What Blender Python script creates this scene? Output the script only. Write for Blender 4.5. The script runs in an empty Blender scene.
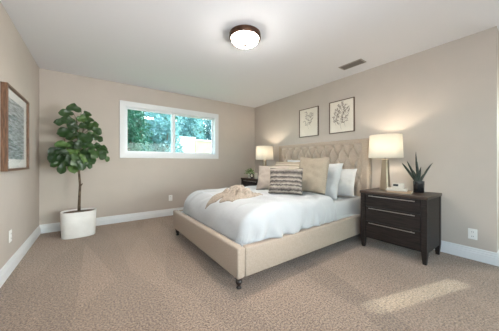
import bpy, bmesh, math, random
from math import sin, cos, pi, radians, exp
from mathutils import Vector, Matrix, noise

random.seed(7)
SC = bpy.context.scene
COL = SC.collection
W, H = 3.983, 2.44            # room width, ceiling height

# ------------------------------------------------------------------ camera
cam_d = bpy.data.cameras.new('camera')
cam = bpy.data.objects.new('camera', cam_d)
COL.objects.link(cam)
cam.location = (0.65105, -4.39226, 1.05249)
cam.rotation_euler = (pi / 2, 0, -0.624609)
cam_d.sensor_width = 36.0
cam_d.lens = 216.024 / 499 * 36
cam_d.shift_y = -(165.5 - 162.234) / 499
cam_d.clip_start = 0.02
SC.camera = cam

# ------------------------------------------------------------------ light and exposure
SC.view_settings.view_transform = 'Standard'
SC.view_settings.look = 'None'
SC.view_settings.gamma = 1
SC.view_settings.use_curve_mapping = False
SC.view_settings.exposure = 0.92
SC.cycles.diffuse_bounces = 8
SC.cycles.max_bounces = 12

world = bpy.data.worlds.new('world')
SC.world = world
world.use_nodes = True
wn = world.node_tree
wn.nodes.clear()
wo = wn.nodes.new('ShaderNodeOutputWorld')
wb = wn.nodes.new('ShaderNodeBackground')
ws = wn.nodes.new('ShaderNodeTexSky')
ws.sky_type = 'NISHITA'
ws.sun_disc = False
ws.sun_elevation = radians(33)
ws.sun_rotation = radians(107)
wb.inputs['Strength'].default_value = 1.0
wh = wn.nodes.new('ShaderNodeHueSaturation')
wh.inputs['Saturation'].default_value = 0.45      # hazy sky
wn.links.new(ws.outputs[0], wh.inputs['Color'])
wn.links.new(wh.outputs[0], wb.inputs[0])
wn.links.new(wb.outputs[0], wo.inputs[0])


def add_light(name, kind, loc, energy, color, aim=None, size=None, size_y=None, radius=None, spread=None):
    d = bpy.data.lights.new(name, kind)
    o = bpy.data.objects.new(name, d)
    COL.objects.link(o)
    o.location = loc
    d.energy = energy
    d.color = color
    if aim is not None:
        o.rotation_euler = Vector(aim).to_track_quat('-Z', 'Y').to_euler()
    if size:
        d.shape = 'RECTANGLE'
        d.size = size
        d.size_y = size_y or size
    if radius is not None:
        d.shadow_soft_size = radius
    if spread:
        d.spread = spread
    return o


sun = add_light('sun', 'SUN', (8, -5, 6), 3.0, (1.0, 0.93, 0.82),
                aim=(-0.96 * cos(radians(32)), 0.285 * cos(radians(32)), -sin(radians(32))))
sun.data.angle = radians(0.9)
add_light('added_fill_left', 'AREA', (3.3, -5.6, 1.0), 10, (0.96, 0.98, 1.0), aim=(-3.2, 3.4, 0.6), size=1.2, size_y=0.5, spread=radians(80))  # unseen area light added behind the camera to lift the left wall
add_light('added_fill_up', 'AREA', (0.9, -4.9, 1.4), 9, (0.95, 0.98, 1.0), aim=(0.0, 0.8, 0.8), size=0.6, size_y=0.6)  # added fill tilted up at the ceiling, not a lamp of the room
add_light('added_fill_corner', 'AREA', (2.3, -5.2, 1.1), 6, (0.96, 0.98, 1.0), aim=(-1.9, 4.5, 0.4), size=0.9, size_y=0.4, spread=radians(80))  # added fill out of view, brightens the far left corner
# added rear fill, then daylight entering by the side and alcove windows
add_light('added_fill_rear', 'AREA', (3.1, -9.4, 1.2), 18, (1.0, 0.92, 0.82), aim=(-0.1, 1, 0.4), size=3.4, size_y=2.1)  # unseen area light added at the rear to even out the room
add_light('daylight_side_window', 'AREA', (0.03, -5.35, 1.40), 24, (0.62, 0.80, 1.0), aim=(1, 0.15, 0), size=1.2, size_y=1.3)
add_light('daylight_alcove_window', 'AREA', (5.15, -4.75, 1.45), 5, (0.92, 0.97, 1.0), aim=(-1, -0.1, 0), size=0.7, size_y=1.0)


# ------------------------------------------------------------------ materials
def mat(name, color, rough=0.6, metal=0.0, spec=0.5, sheen=0.0):
    m = bpy.data.materials.new(name)
    m.use_nodes = True
    b = m.node_tree.nodes['Principled BSDF']
    b.inputs['Base Color'].default_value = (*color, 1)
    b.inputs['Roughness'].default_value = rough
    b.inputs['Metallic'].default_value = metal
    b.inputs['Specular IOR Level'].default_value = spec
    if sheen:
        b.inputs['Sheen Weight'].default_value = sheen
    return m


def N(m, kind, **kw):
    n = m.node_tree.nodes.new(kind)
    for k, v in kw.items():
        if k in n.inputs:
            n.inputs[k].default_value = v
        else:
            setattr(n, k, v)
    return n


def L(m, a, b):
    m.node_tree.links.new(a, b)


def noisy(m, scale=20, c1=None, c2=None, bump=0.0, bump_scale=None, detail=4, stretch=(1, 1, 1), lo=0.35, hi=0.65, dist=0.01):
    b = m.node_tree.nodes['Principled BSDF']
    tc = N(m, 'ShaderNodeTexCoord')
    mp = N(m, 'ShaderNodeMapping')
    mp.inputs['Scale'].default_value = stretch
    L(m, tc.outputs['Object'], mp.inputs[0])
    if c1:
        n = N(m, 'ShaderNodeTexNoise', Scale=scale, Detail=detail)
        L(m, mp.outputs[0], n.inputs['Vector'])
        r = N(m, 'ShaderNodeValToRGB')
        r.color_ramp.elements[0].position = lo
        r.color_ramp.elements[1].position = hi
        r.color_ramp.elements[0].color = (*c1, 1)
        r.color_ramp.elements[1].color = (*c2, 1)
        L(m, n.outputs['Fac'], r.inputs[0])
        L(m, r.outputs[0], b.inputs['Base Color'])
    if bump:
        n2 = N(m, 'ShaderNodeTexNoise', Scale=bump_scale or scale, Detail=3)
        L(m, mp.outputs[0], n2.inputs['Vector'])
        bp = N(m, 'ShaderNodeBump', Strength=bump, Distance=dist)
        L(m, n2.outputs['Fac'], bp.inputs['Height'])
        L(m, bp.outputs[0], b.inputs['Normal'])
    return m


M = {}
M['wall'] = noisy(mat('wall_paint', (0.48, 0.425, 0.375), 0.75, spec=0.25), 3, (0.47, 0.417, 0.368), (0.49, 0.434, 0.383), bump=0.12, bump_scale=160, dist=0.002)
M['ceiling'] = noisy(mat('ceiling_paint', (0.75, 0.755, 0.78), 0.9, spec=0.1), bump=0.12, bump_scale=120, dist=0.003)
M['trim'] = mat('white_trim', (0.66, 0.67, 0.68), 0.4)
M['vinyl'] = mat('white_vinyl', (0.68, 0.70, 0.72), 0.35)
M['plastic'] = mat('white_plastic', (0.8, 0.79, 0.76), 0.35)
M['dark_slot'] = mat('dark_slot', (0.03, 0.03, 0.03), 0.6)
M['linen'] = noisy(mat('beige_linen', (0.42, 0.335, 0.265), 0.85, spec=0.2, sheen=0.1), 90, (0.39, 0.315, 0.25), (0.45, 0.365, 0.29), bump=0.25, bump_scale=300, dist=0.002)
M['shaded_linen'] = noisy(mat('shaded_frame_linen', (0.35, 0.28, 0.22), 0.85, spec=0.2, sheen=0.1), 90, (0.325, 0.26, 0.205), (0.375, 0.30, 0.24), bump=0.25, bump_scale=300, dist=0.002)  # same linen as the headboard, darkened to stand for shade on the frame
M['sheet'] = noisy(mat('white_sheet', (0.43, 0.43, 0.43), 0.8, spec=0.2, sheen=0.15), bump=0.3, bump_scale=9, dist=0.01)
M['duvet'] = noisy(mat('white_duvet', (0.41, 0.412, 0.415), 0.85, spec=0.15, sheen=0.2), bump=0.35, bump_scale=7, dist=0.02)
M['white_pillow'] = noisy(mat('white_pillow', (0.50, 0.49, 0.475), 0.85, spec=0.15), bump=0.45, bump_scale=14, dist=0.02)
M['tan_pillow'] = noisy(mat('tan_linen', (0.30, 0.245, 0.185), 0.9, spec=0.15), 140, (0.28, 0.228, 0.172), (0.325, 0.268, 0.205), bump=0.3, bump_scale=200, dist=0.003)
M['blush_pillow'] = noisy(mat('blush_beige_linen', (0.36, 0.30, 0.25), 0.9, spec=0.15), 140, (0.35, 0.29, 0.245), (0.39, 0.33, 0.28), bump=0.3, bump_scale=200, dist=0.003)
M['throw'] = noisy(mat('oatmeal_knit', (0.30, 0.24, 0.18), 0.95, spec=0.1), 60, (0.25, 0.20, 0.16), (0.38, 0.315, 0.255), bump=0.6, bump_scale=130, dist=0.006)
M['espresso'] = noisy(mat('espresso_wood', (0.02, 0.014, 0.012), 0.5, spec=0.3), 9, (0.004, 0.0028, 0.0025), (0.030, 0.021, 0.018), bump=0.25, bump_scale=30, stretch=(3, 0.7, 9), detail=8, lo=0.3, hi=0.7, dist=0.002)
M['espresso_lamplit'] = noisy(mat('espresso_lamplit', (0.04, 0.024, 0.017), 0.42), 9, (0.018, 0.010, 0.007), (0.065, 0.040, 0.028), stretch=(9, 0.7, 9), detail=8, lo=0.3, hi=0.7)  # same espresso wood with lamplight on the top put into the colour
M['leg_wood'] = mat('black_brown_leg', (0.018, 0.011, 0.009), 0.3)
M['steel'] = mat('brushed_steel', (0.42, 0.40, 0.38), 0.3, metal=1)
M['champagne'] = noisy(mat('champagne_metal', (0.42, 0.355, 0.27), 0.30, metal=0.9), bump=0.05, bump_scale=60)
M['bronze'] = noisy(mat('oil_rubbed_bronze', (0.10, 0.055, 0.035), 0.35, metal=0.7), 12, (0.07, 0.035, 0.022), (0.17, 0.085, 0.05))
M['brass_nail'] = mat('pewter_nail', (0.28, 0.25, 0.22), 0.3, metal=1)
M['walnut'] = noisy(mat('walnut_frame', (0.11, 0.055, 0.03), 0.45), 12, (0.07, 0.032, 0.016), (0.16, 0.08, 0.04), stretch=(8, 8, 1), detail=6)
M['frame_thin'] = mat('brown_frame', (0.13, 0.09, 0.065), 0.45)
M['paper'] = noisy(mat('cream_paper', (0.72, 0.66, 0.57), 0.9), 6, (0.70, 0.64, 0.55), (0.74, 0.68, 0.59))
M['mat_board'] = mat('white_mat_board', (0.74, 0.73, 0.70), 0.9)
M['ink'] = mat('grey_brown_ink', (0.25, 0.21, 0.18), 0.9)
M['pot_white'] = noisy(mat('white_ceramic', (0.76, 0.74, 0.71), 0.7), 8, (0.73, 0.71, 0.68), (0.79, 0.77, 0.74), bump=0.2, bump_scale=60, dist=0.003)
M['soil'] = noisy(mat('potting_soil', (0.10, 0.065, 0.04), 0.95), 30, (0.05, 0.03, 0.02), (0.20, 0.14, 0.09), bump=1, bump_scale=60)
M['bark'] = noisy(mat('brown_bark', (0.10, 0.07, 0.045), 0.9), 20, (0.06, 0.04, 0.025), (0.15, 0.11, 0.07), bump=0.8, bump_scale=50)
M['black_pot'] = mat('black_glaze', (0.012, 0.012, 0.014), 0.2)
M['book_white'] = mat('white_book_cover', (0.52, 0.48, 0.42), 0.6)
M['book_tan'] = mat('tan_book_cover', (0.36, 0.25, 0.16), 0.6)
M['pages'] = mat('book_pages', (0.52, 0.46, 0.37), 0.9)
M['black'] = mat('black_plastic', (0.015, 0.015, 0.015), 0.35)


def leaf_mat(name, c1, c2, scale=14, rough=0.4, tr=0.0):
    m = noisy(mat(name, c1, rough), scale, c1, c2, detail=2)
    b = m.node_tree.nodes['Principled BSDF']
    if tr:
        t = N(m, 'ShaderNodeBsdfTranslucent')
        t.inputs['Color'].default_value = (c2[0] * 1.2, c2[1] * 1.3, c2[2], 1)
        mx = N(m, 'ShaderNodeMixShader')
        mx.inputs[0].default_value = tr
        out = m.node_tree.nodes['Material Output']
        L(m, b.outputs[0], mx.inputs[1])
        L(m, t.outputs[0], mx.inputs[2])
        L(m, mx.outputs[0], out.inputs['Surface'])
    return m


M['fig'] = leaf_mat('fig_leaf', (0.020, 0.050, 0.014), (0.120, 0.205, 0.055), 5, 0.36, 0.15)
def fig_color(m):
    b = m.node_tree.nodes['Principled BSDF']
    g = N(m, 'ShaderNodeNewGeometry')
    r = N(m, 'ShaderNodeValToRGB')
    cr = r.color_ramp
    cr.elements[0].color = (0.012, 0.030, 0.010, 1)
    cr.elements[1].color = (0.21, 0.29, 0.09, 1)
    for p_, c_ in ((0.45, (0.022, 0.055, 0.017, 1)), (0.75, (0.06, 0.12, 0.032, 1)), (0.9, (0.13, 0.22, 0.06, 1))):
        e = cr.elements.new(p_)
        e.color = c_
    L(m, g.outputs['Random Per Island'], r.inputs[0])
    L(m, r.outputs[0], b.inputs['Base Color'])


fig_color(M['fig'])
M['snake'] = leaf_mat('snake_plant_leaf', (0.004, 0.009, 0.006), (0.018, 0.032, 0.018), 30, 0.4)
M['fern'] = leaf_mat('small_leaf', (0.05, 0.13, 0.03), (0.16, 0.32, 0.08), 30, 0.5, 0.2)
M['tree_dark'] = leaf_mat('tree_leaf_dark', (0.006, 0.035, 0.022), (0.025, 0.11, 0.075), 1.5, 0.5, 0.25)
M['tree_hazed'] = leaf_mat('tree_leaf_hazed', (0.02, 0.085, 0.10), (0.20, 0.36, 0.42), 2.5, 0.4, 0.3)  # sunlit haze put into the leaf colour as a blue-white tint
M['stucco'] = noisy(mat('cream_stucco', (0.30, 0.27, 0.175), 0.9), 3, (0.28, 0.25, 0.16), (0.32, 0.29, 0.19))
M['stucco_white'] = mat('white_stucco', (0.50, 0.50, 0.48), 0.9)
M['grass'] = noisy(mat('lawn', (0.1, 0.2, 0.06), 0.95), 8, (0.06, 0.14, 0.04), (0.16, 0.26, 0.09))


# carpet
def carpet():
    m = mat('taupe_carpet', (0.3, 0.22, 0.16), 0.95, spec=0.1)
    b = m.node_tree.nodes['Principled BSDF']
    b.inputs['Sheen Weight'].default_value = 0.3
    tc = N(m, 'ShaderNodeTexCoord')
    fine = N(m, 'ShaderNodeTexNoise', Scale=78.0, Detail=4.0, Roughness=0.75)
    L(m, tc.outputs['Object'], fine.inputs['Vector'])
    rf = N(m, 'ShaderNodeValToRGB')
    rf.color_ramp.elements[0].position = 0.36
    rf.color_ramp.elements[1].position = 0.66
    rf.color_ramp.elements[0].color = (0.098, 0.064, 0.044, 1)
    rf.color_ramp.elements[1].color = (0.49, 0.35, 0.255, 1)
    L(m, fine.outputs['Fac'], rf.inputs[0])
    # vacuum strokes: the nap lies one way or the other in long wedges
    mp = N(m, 'ShaderNodeMapping')
    mp.inputs['Rotation'].default_value = (0, 0, radians(12))
    mp.inputs['Scale'].default_value = (2.6, 0.55, 1)
    L(m, tc.outputs['Object'], mp.inputs[0])
    v = N(m, 'ShaderNodeTexVoronoi', Scale=1.6)
    v.voronoi_dimensions = '2D'
    L(m, mp.outputs[0], v.inputs['Vector'])
    g = N(m, 'ShaderNodeTexNoise', Scale=1.3, Detail=3.0)
    L(m, tc.outputs['Object'], g.inputs['Vector'])
    sep = N(m, 'ShaderNodeSeparateColor')
    L(m, v.outputs['Color'], sep.inputs[0])
    add = N(m, 'ShaderNodeMath', operation='ADD')
    L(m, sep.outputs[0], add.inputs[0])
    L(m, g.outputs['Fac'], add.inputs[1])
    mr = N(m, 'ShaderNodeMapRange')
    mr.inputs['From Min'].default_value = 0.4
    mr.inputs['From Max'].default_value = 1.4
    mr.inputs['To Min'].default_value = 0.86
    mr.inputs['To Max'].default_value = 1.10
    L(m, add.outputs[0], mr.inputs['Value'])
    mul = N(m, 'ShaderNodeVectorMath', operation='SCALE')
    L(m, rf.outputs[0], mul.inputs[0])
    L(m, mr.outputs[0], mul.inputs['Scale'])
    L(m, mul.outputs[0], b.inputs['Base Color'])
    bp = N(m, 'ShaderNodeBump', Strength=0.9, Distance=0.012)
    L(m, fine.outputs['Fac'], bp.inputs['Height'])
    L(m, bp.outputs[0], b.inputs['Normal'])
    return m


M['carpet'] = carpet()


def glass(name, tint=(1, 1, 1), ior=1.5):
    m = bpy.data.materials.new(name)
    m.use_nodes = True
    nt = m.node_tree
    nt.nodes.clear()
    out = N(m, 'ShaderNodeOutputMaterial')
    t = N(m, 'ShaderNodeBsdfTransparent')
    t.inputs[0].default_value = (*tint, 1)
    g = N(m, 'ShaderNodeBsdfGlossy', Roughness=0.0)
    f = N(m, 'ShaderNodeFresnel', IOR=ior)
    mx = N(m, 'ShaderNodeMixShader')
    geo = N(m, 'ShaderNodeNewGeometry')
    mm = N(m, 'ShaderNodeMath', operation='SUBTRACT')
    mm.inputs[0].default_value = 1.0
    L(m, geo.outputs['Backfacing'], mm.inputs[1])
    m2 = N(m, 'ShaderNodeMath', operation='MULTIPLY')
    L(m, mm.outputs[0], m2.inputs[0])
    L(m, f.outputs[0], m2.inputs[1])
    L(m, m2.outputs[0], mx.inputs[0])
    L(m, t.outputs[0], mx.inputs[1])
    L(m, g.outputs[0], mx.inputs[2])
    L(m, mx.outputs[0], out.inputs[0])
    return m


M['pane'] = glass('window_glass', (0.90, 1.0, 0.99), 1.4)
M['art_glass'] = glass('picture_glass', (1, 1, 1), 1.35)


def emit(name, color, strength, extra=None):
    m = mat(name, color, 0.4)
    b = m.node_tree.nodes['Principled BSDF']
    b.inputs['Emission Color'].default_value = (*color, 1)
    b.inputs['Emission Strength'].default_value = strength
    return m


M['dome'] = emit('lit_frosted_glass', (1.0, 0.95, 0.87), 56.0)
# emission set weaker towards the rim to keep the halo on the ceiling small
_m = M['dome']
_tc = N(_m, 'ShaderNodeTexCoord')
_sx = N(_m, 'ShaderNodeSeparateXYZ')
L(_m, _tc.outputs['Object'], _sx.inputs[0])
_mr = N(_m, 'ShaderNodeMapRange')
_mr.interpolation_type = 'SMOOTHSTEP'
_mr.inputs['From Min'].default_value = -0.075
_mr.inputs['From Max'].default_value = -0.118
_mr.inputs['To Min'].default_value = 22.0
_mr.inputs['To Max'].default_value = 125.0
L(_m, _sx.outputs['Z'], _mr.inputs['Value'])
L(_m, _mr.outputs[0], _m.node_tree.nodes['Principled BSDF'].inputs['Emission Strength'])
M['bulb'] = emit('lit_bulb', (1.0, 0.85, 0.62), 20.0)


def shade_mat():
    m = mat('white_linen_shade', (0.72, 0.68, 0.61), 0.9)
    b = m.node_tree.nodes['Principled BSDF']
    t = N(m, 'ShaderNodeBsdfTranslucent')
    t.inputs[0].default_value = (0.74, 0.70, 0.62, 1)
    mx = N(m, 'ShaderNodeMixShader')
    mx.inputs[0].default_value = 0.38
    L(m, b.outputs[0], mx.inputs[1])
    L(m, t.outputs[0], mx.inputs[2])
    L(m, mx.outputs[0], m.node_tree.nodes['Material Output'].inputs[0])
    return m


M['shade'] = shade_mat()


# knit pillow with rows of grey, charcoal and cream
def knit():
    m = mat('striped_knit', (0.3, 0.27, 0.25), 0.95, spec=0.1)
    b = m.node_tree.nodes['Principled BSDF']
    tc = N(m, 'ShaderNodeTexCoord')
    sx = N(m, 'ShaderNodeSeparateXYZ')
    L(m, tc.outputs['Object'], sx.inputs[0])
    ns = N(m, 'ShaderNodeTexNoise', Scale=34.0, Detail=3.0)
    L(m, tc.outputs['Object'], ns.inputs['Vector'])
    ma = N(m, 'ShaderNodeMath', operation='MULTIPLY_ADD')
    ma.inputs[1].default_value = 0.034
    L(m, ns.outputs['Fac'], ma.inputs[0])
    L(m, sx.outputs['Z'], ma.inputs[2])
    sc = N(m, 'ShaderNodeMath', operation='MULTIPLY')
    sc.inputs[1].default_value = 1 / 0.36
    L(m, ma.outputs[0], sc.inputs[0])
    r = N(m, 'ShaderNodeValToRGB')
    cr = r.color_ramp
    cr.interpolation = 'LINEAR'
    rows = [(0.0, 'g'), (0.06, 'd'), (0.12, 'c'), (0.17, 'd'), (0.22, 'g'), (0.28, 'c'), (0.34, 'd'), (0.38, 'c'), (0.43, 'g'), (0.48, 'd'),
            (0.53, 'c'), (0.58, 'g'), (0.63, 'd'), (0.68, 'c'), (0.74, 'g'), (0.80, 'd'), (0.86, 'g'), (0.92, 'c'), (1.0, 'g')]
    pal = dict(g=(0.165, 0.14, 0.122, 1), d=(0.055, 0.047, 0.045, 1), c=(0.34, 0.295, 0.25, 1))
    cr.elements[0].position, cr.elements[0].color = 0.0, pal['g']
    cr.elements[1].position, cr.elements[1].color = 1.0, pal['g']
    for p_, k in rows[1:-1]:
        e = cr.elements.new(p_)
        e.color = pal[k]
    L(m, sc.outputs[0], r.inputs[0])
    L(m, r.outputs[0], b.inputs['Base Color'])
    n2 = N(m, 'ShaderNodeTexNoise', Scale=90.0, Detail=2.0)
    L(m, tc.outputs['Object'], n2.inputs['Vector'])
    bp = N(m, 'ShaderNodeBump', Strength=0.8, Distance=0.01)
    L(m, n2.outputs['Fac'], bp.inputs['Height'])
    L(m, bp.outputs[0], b.inputs['Normal'])
    return m


M['knit'] = knit()


def banded():
    m = noisy(mat('tan_banded_linen', (0.36, 0.29, 0.215), 0.9, spec=0.15), bump=0.3, bump_scale=120, dist=0.003)
    b = m.node_tree.nodes['Principled BSDF']
    tc = N(m, 'ShaderNodeTexCoord')
    sx = N(m, 'ShaderNodeSeparateXYZ')
    L(m, tc.outputs['Object'], sx.inputs[0])
    sc = N(m, 'ShaderNodeMath', operation='MULTIPLY')
    sc.inputs[1].default_value = 1 / 0.43
    L(m, sx.outputs['Z'], sc.inputs[0])
    r = N(m, 'ShaderNodeValToRGB')
    cr = r.color_ramp
    cr.interpolation = 'CONSTANT'
    cr.elements[0].color = (0.33, 0.265, 0.20, 1)
    cr.elements[1].position = 0.97
    cr.elements[1].color = (0.33, 0.265, 0.20, 1)
    for p_, c_ in ((0.62, (0.24, 0.19, 0.15, 1)), (0.66, (0.47, 0.40, 0.32, 1)), (0.78, (0.25, 0.20, 0.155, 1)), (0.81, (0.44, 0.37, 0.29, 1)), (0.86, (0.33, 0.265, 0.20, 1))):
        e = cr.elements.new(p_)
        e.color = c_
    L(m, sc.outputs[0], r.inputs[0])
    L(m, r.outputs[0], b.inputs['Base Color'])
    return m


M['banded'] = banded()


def sea_print():
    m = mat('grey_blue_print', (0.4, 0.45, 0.5), 0.6)
    b = m.node_tree.nodes['Principled BSDF']
    tc = N(m, 'ShaderNodeTexCoord')
    mp = N(m, 'ShaderNodeMapping')
    mp.inputs['Scale'].default_value = (1, 3, 26)
    L(m, tc.outputs['Object'], mp.inputs[0])
    n = N(m, 'ShaderNodeTexNoise', Scale=2.2, Detail=5.0)
    L(m, mp.outputs[0], n.inputs['Vector'])
    r = N(m, 'ShaderNodeValToRGB')
    r.color_ramp.elements[0].position = 0.35
    r.color_ramp.elements[1].position = 0.65
    r.color_ramp.elements[0].color = (0.10, 0.12, 0.12, 1)
    r.color_ramp.elements[1].color = (0.42, 0.46, 0.47, 1)
    L(m, n.outputs['Fac'], r.inputs[0])
    L(m, r.outputs[0], b.inputs['Base Color'])
    return m


M['print'] = sea_print()


# ------------------------------------------------------------------ mesh helpers
def link_mesh(name, bm, m, parent=None, smooth=False, loc=None):
    me = bpy.data.meshes.new(name)
    bmesh.ops.recalc_face_normals(bm, faces=bm.faces[:]) if False else None
    bm.to_mesh(me)
    bm.free()
    if smooth:
        for p_ in me.polygons:
            p_.use_smooth = True
    if m:
        me.materials.append(m)
    o = bpy.data.objects.new(name, me)
    COL.objects.link(o)
    if loc:
        o.location = loc
    if parent:
        o.parent = parent
    return o


def box(bm, x0, x1, y0, y1, z0, z1, bevel=0.0, seg=2):
    r = bmesh.ops.create_cube(bm, size=1.0)
    vs = r['verts']
    for v in vs:
        v.co = Vector(((x0 + x1) / 2 + v.co.x * (x1 - x0), (y0 + y1) / 2 + v.co.y * (y1 - y0), (z0 + z1) / 2 + v.co.z * (z1 - z0)))
    if bevel:
        es = list({e for v in vs for e in v.link_edges})
        bmesh.ops.bevel(bm, geom=es, offset=bevel, segments=seg, affect='EDGES', profile=0.5)
    return vs


def boxm(x0, x1, y0, y1, z0, z1, bevel=0.0, seg=2):
    bm = bmesh.new()
    box(bm, x0, x1, y0, y1, z0, z1, bevel, seg)
    return bm


def lathe(bm, prof, c=(0, 0, 0), seg=28, sx=1.0, sy=1.0, power=2.0, cap=True):
    """prof: list of (r, z); power > 2 gives a squarish oval"""
    rings = []
    for r, z in prof:
        ring = []
        for i in range(seg):
            a = 2 * pi * i / seg
            ca, sa = cos(a), sin(a)
            k = (abs(ca) ** power + abs(sa) ** power) ** (-1 / power)
            ring.append(bm.verts.new((c[0] + r * sx * ca * k, c[1] + r * sy * sa * k, c[2] + z)))
        rings.append(ring)
    for a, b in zip(rings, rings[1:]):
        for i in range(seg):
            j = (i + 1) % seg
            bm.faces.new((a[i], a[j], b[j], b[i]))
    if cap:
        bm.faces.new(rings[0][::-1])
        bm.faces.new(rings[-1])
    return rings


def tube(bm, pts, radii, seg=8):
    pts = [Vector(p_) for p_ in pts]
    rings = []
    for i, p_ in enumerate(pts):
        d = (pts[min(i + 1, len(pts) - 1)] - pts[max(i - 1, 0)]).normalized()
        a = d.cross(Vector((0.31, 0.95, 0.05))).normalized()
        b = d.cross(a).normalized()
        r = radii[i] if isinstance(radii, (list, tuple)) else radii
        rings.append([bm.verts.new(p_ + (a * cos(2 * pi * k / seg) + b * sin(2 * pi * k / seg)) * r) for k in range(seg)])
    for a, b in zip(rings, rings[1:]):
        for i in range(seg):
            j = (i + 1) % seg
            bm.faces.new((a[i], a[j], b[j], b[i]))
    bm.faces.new(rings[0][::-1])
    bm.faces.new(rings[-1])


def extrude_profile(bm, prof, p0, p1, normal):
    """prof: (out, up) pairs; swept from p0 to p1; normal: direction the profile sticks out"""
    p0, p1, n = Vector(p0), Vector(p1), Vector(normal)
    A = [bm.verts.new(p0 + n * o + Vector((0, 0, u))) for o, u in prof]
    B = [bm.verts.new(p1 + n * o + Vector((0, 0, u))) for o, u in prof]
    k = len(prof)
    for i in range(k):
        j = (i + 1) % k
        bm.faces.new((A[i], A[j], B[j], B[i]))
    bm.faces.new(A[::-1])
    bm.faces.new(B)
    bmesh.ops.recalc_face_normals(bm, faces=bm.faces[:])


def structure(o):
    o['kind'] = 'structure'
    return o


def tag(o, label, cat, group=None):
    o['label'] = label
    o['category'] = cat
    if group:
        o['group'] = group
    return o


def empty(name, loc, rz=0.0):
    o = bpy.data.objects.new(name, None)
    COL.objects.link(o)
    o.location = loc
    o.rotation_euler = (0, 0, rz)
    o.empty_display_size = 0.1
    return o


def copy_tree(o, parent=None):
    c = o.copy()
    COL.objects.link(c)
    if parent:
        c.parent = parent
    for ch in list(o.children):
        copy_tree(ch, c)
    return c


# ------------------------------------------------------------------ room shell
YR = -9.5      # rear wall
XA = 5.2       # far wall of the alcove on the right
YC = -4.08     # outer corner where the headboard wall ends
T = 0.14
structure(link_mesh('floor', boxm(-T, XA + T, YR - T, T, -0.12, 0), M['carpet']))
structure(link_mesh('ceiling', boxm(-T, XA + T, YR - T, T, H, H + 0.12), M['ceiling']))


def wall_with_hole(name, axis, pos, t, a0, a1, hole=None):
    """axis 'x': wall runs along x at y=pos..pos+t ; axis 'y': runs along y at x=pos..pos+t; hole (u0,u1,z0,z1)"""
    bm = bmesh.new()
    if hole:
        u0, u1, z0, z1 = hole
        parts = [(a0, u0, 0, H), (u1, a1, 0, H), (u0, u1, 0, z0), (u0, u1, z1, H)]
    else:
        parts = [(a0, a1, 0, H)]
    for (p0, p1, z0, z1) in parts:
        if z1 - z0 < 1e-4:
            continue
        if axis == 'x':
            box(bm, p0, p1, min(pos, pos + t), max(pos, pos + t), z0, z1)
        else:
            box(bm, min(pos, pos + t), max(pos, pos + t), p0, p1, z0, z1)
    bmesh.ops.remove_doubles(bm, verts=bm.verts[:], dist=1e-5)
    return structure(link_mesh(name, bm, M['wall']))


WX0, WX1, WZ0, WZ1 = 1.10, 2.86, 1.215, 2.05
wall_with_hole('wall_back', 'x', 0.0, T, -T, XA + T, (WX0, WX1, WZ0, WZ1))
wall_with_hole('wall_left', 'y', 0.0, -T, YR, 0.0, (-5.95, -4.75, 0.75, 2.05))
structure(link_mesh('wall_right', boxm(W, XA + T, YC, 0.0, 0, H), M['wall']))
wall_with_hole('wall_alcove', 'y', XA, T, YR, YC, (-4.66, -4.16, 1.25, 2.03))
wall_with_hole('wall_rear', 'x', YR, -T, -T, XA + T, (1.3, 4.9, 0.0, 2.25))

BB = [(0, 0), (0.017, 0), (0.017, 0.078), (0.013, 0.084), (0.013, 0.100), (0.009, 0.106), (0.009, 0.122), (0.004, 0.130), (0, 0.130)]


def baseboard(name, p0, p1, n):
    bm = bmesh.new()
    extrude_profile(bm, BB, p0, p1, n)
    structure(link_mesh(name, bm, M['trim']))


baseboard('baseboard_back', (0.0, 0, 0), (W, 0, 0), (0, -1, 0))
baseboard('baseboard_left', (0, YR, 0), (0, -0.017, 0), (1, 0, 0))
baseboard('baseboard_right', (W, YC - 0.017, 0), (W, -0.017, 0), (-1, 0, 0))
baseboard('baseboard_alcove', (W, YC, 0), (XA, YC, 0), (0, -1, 0))


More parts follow.
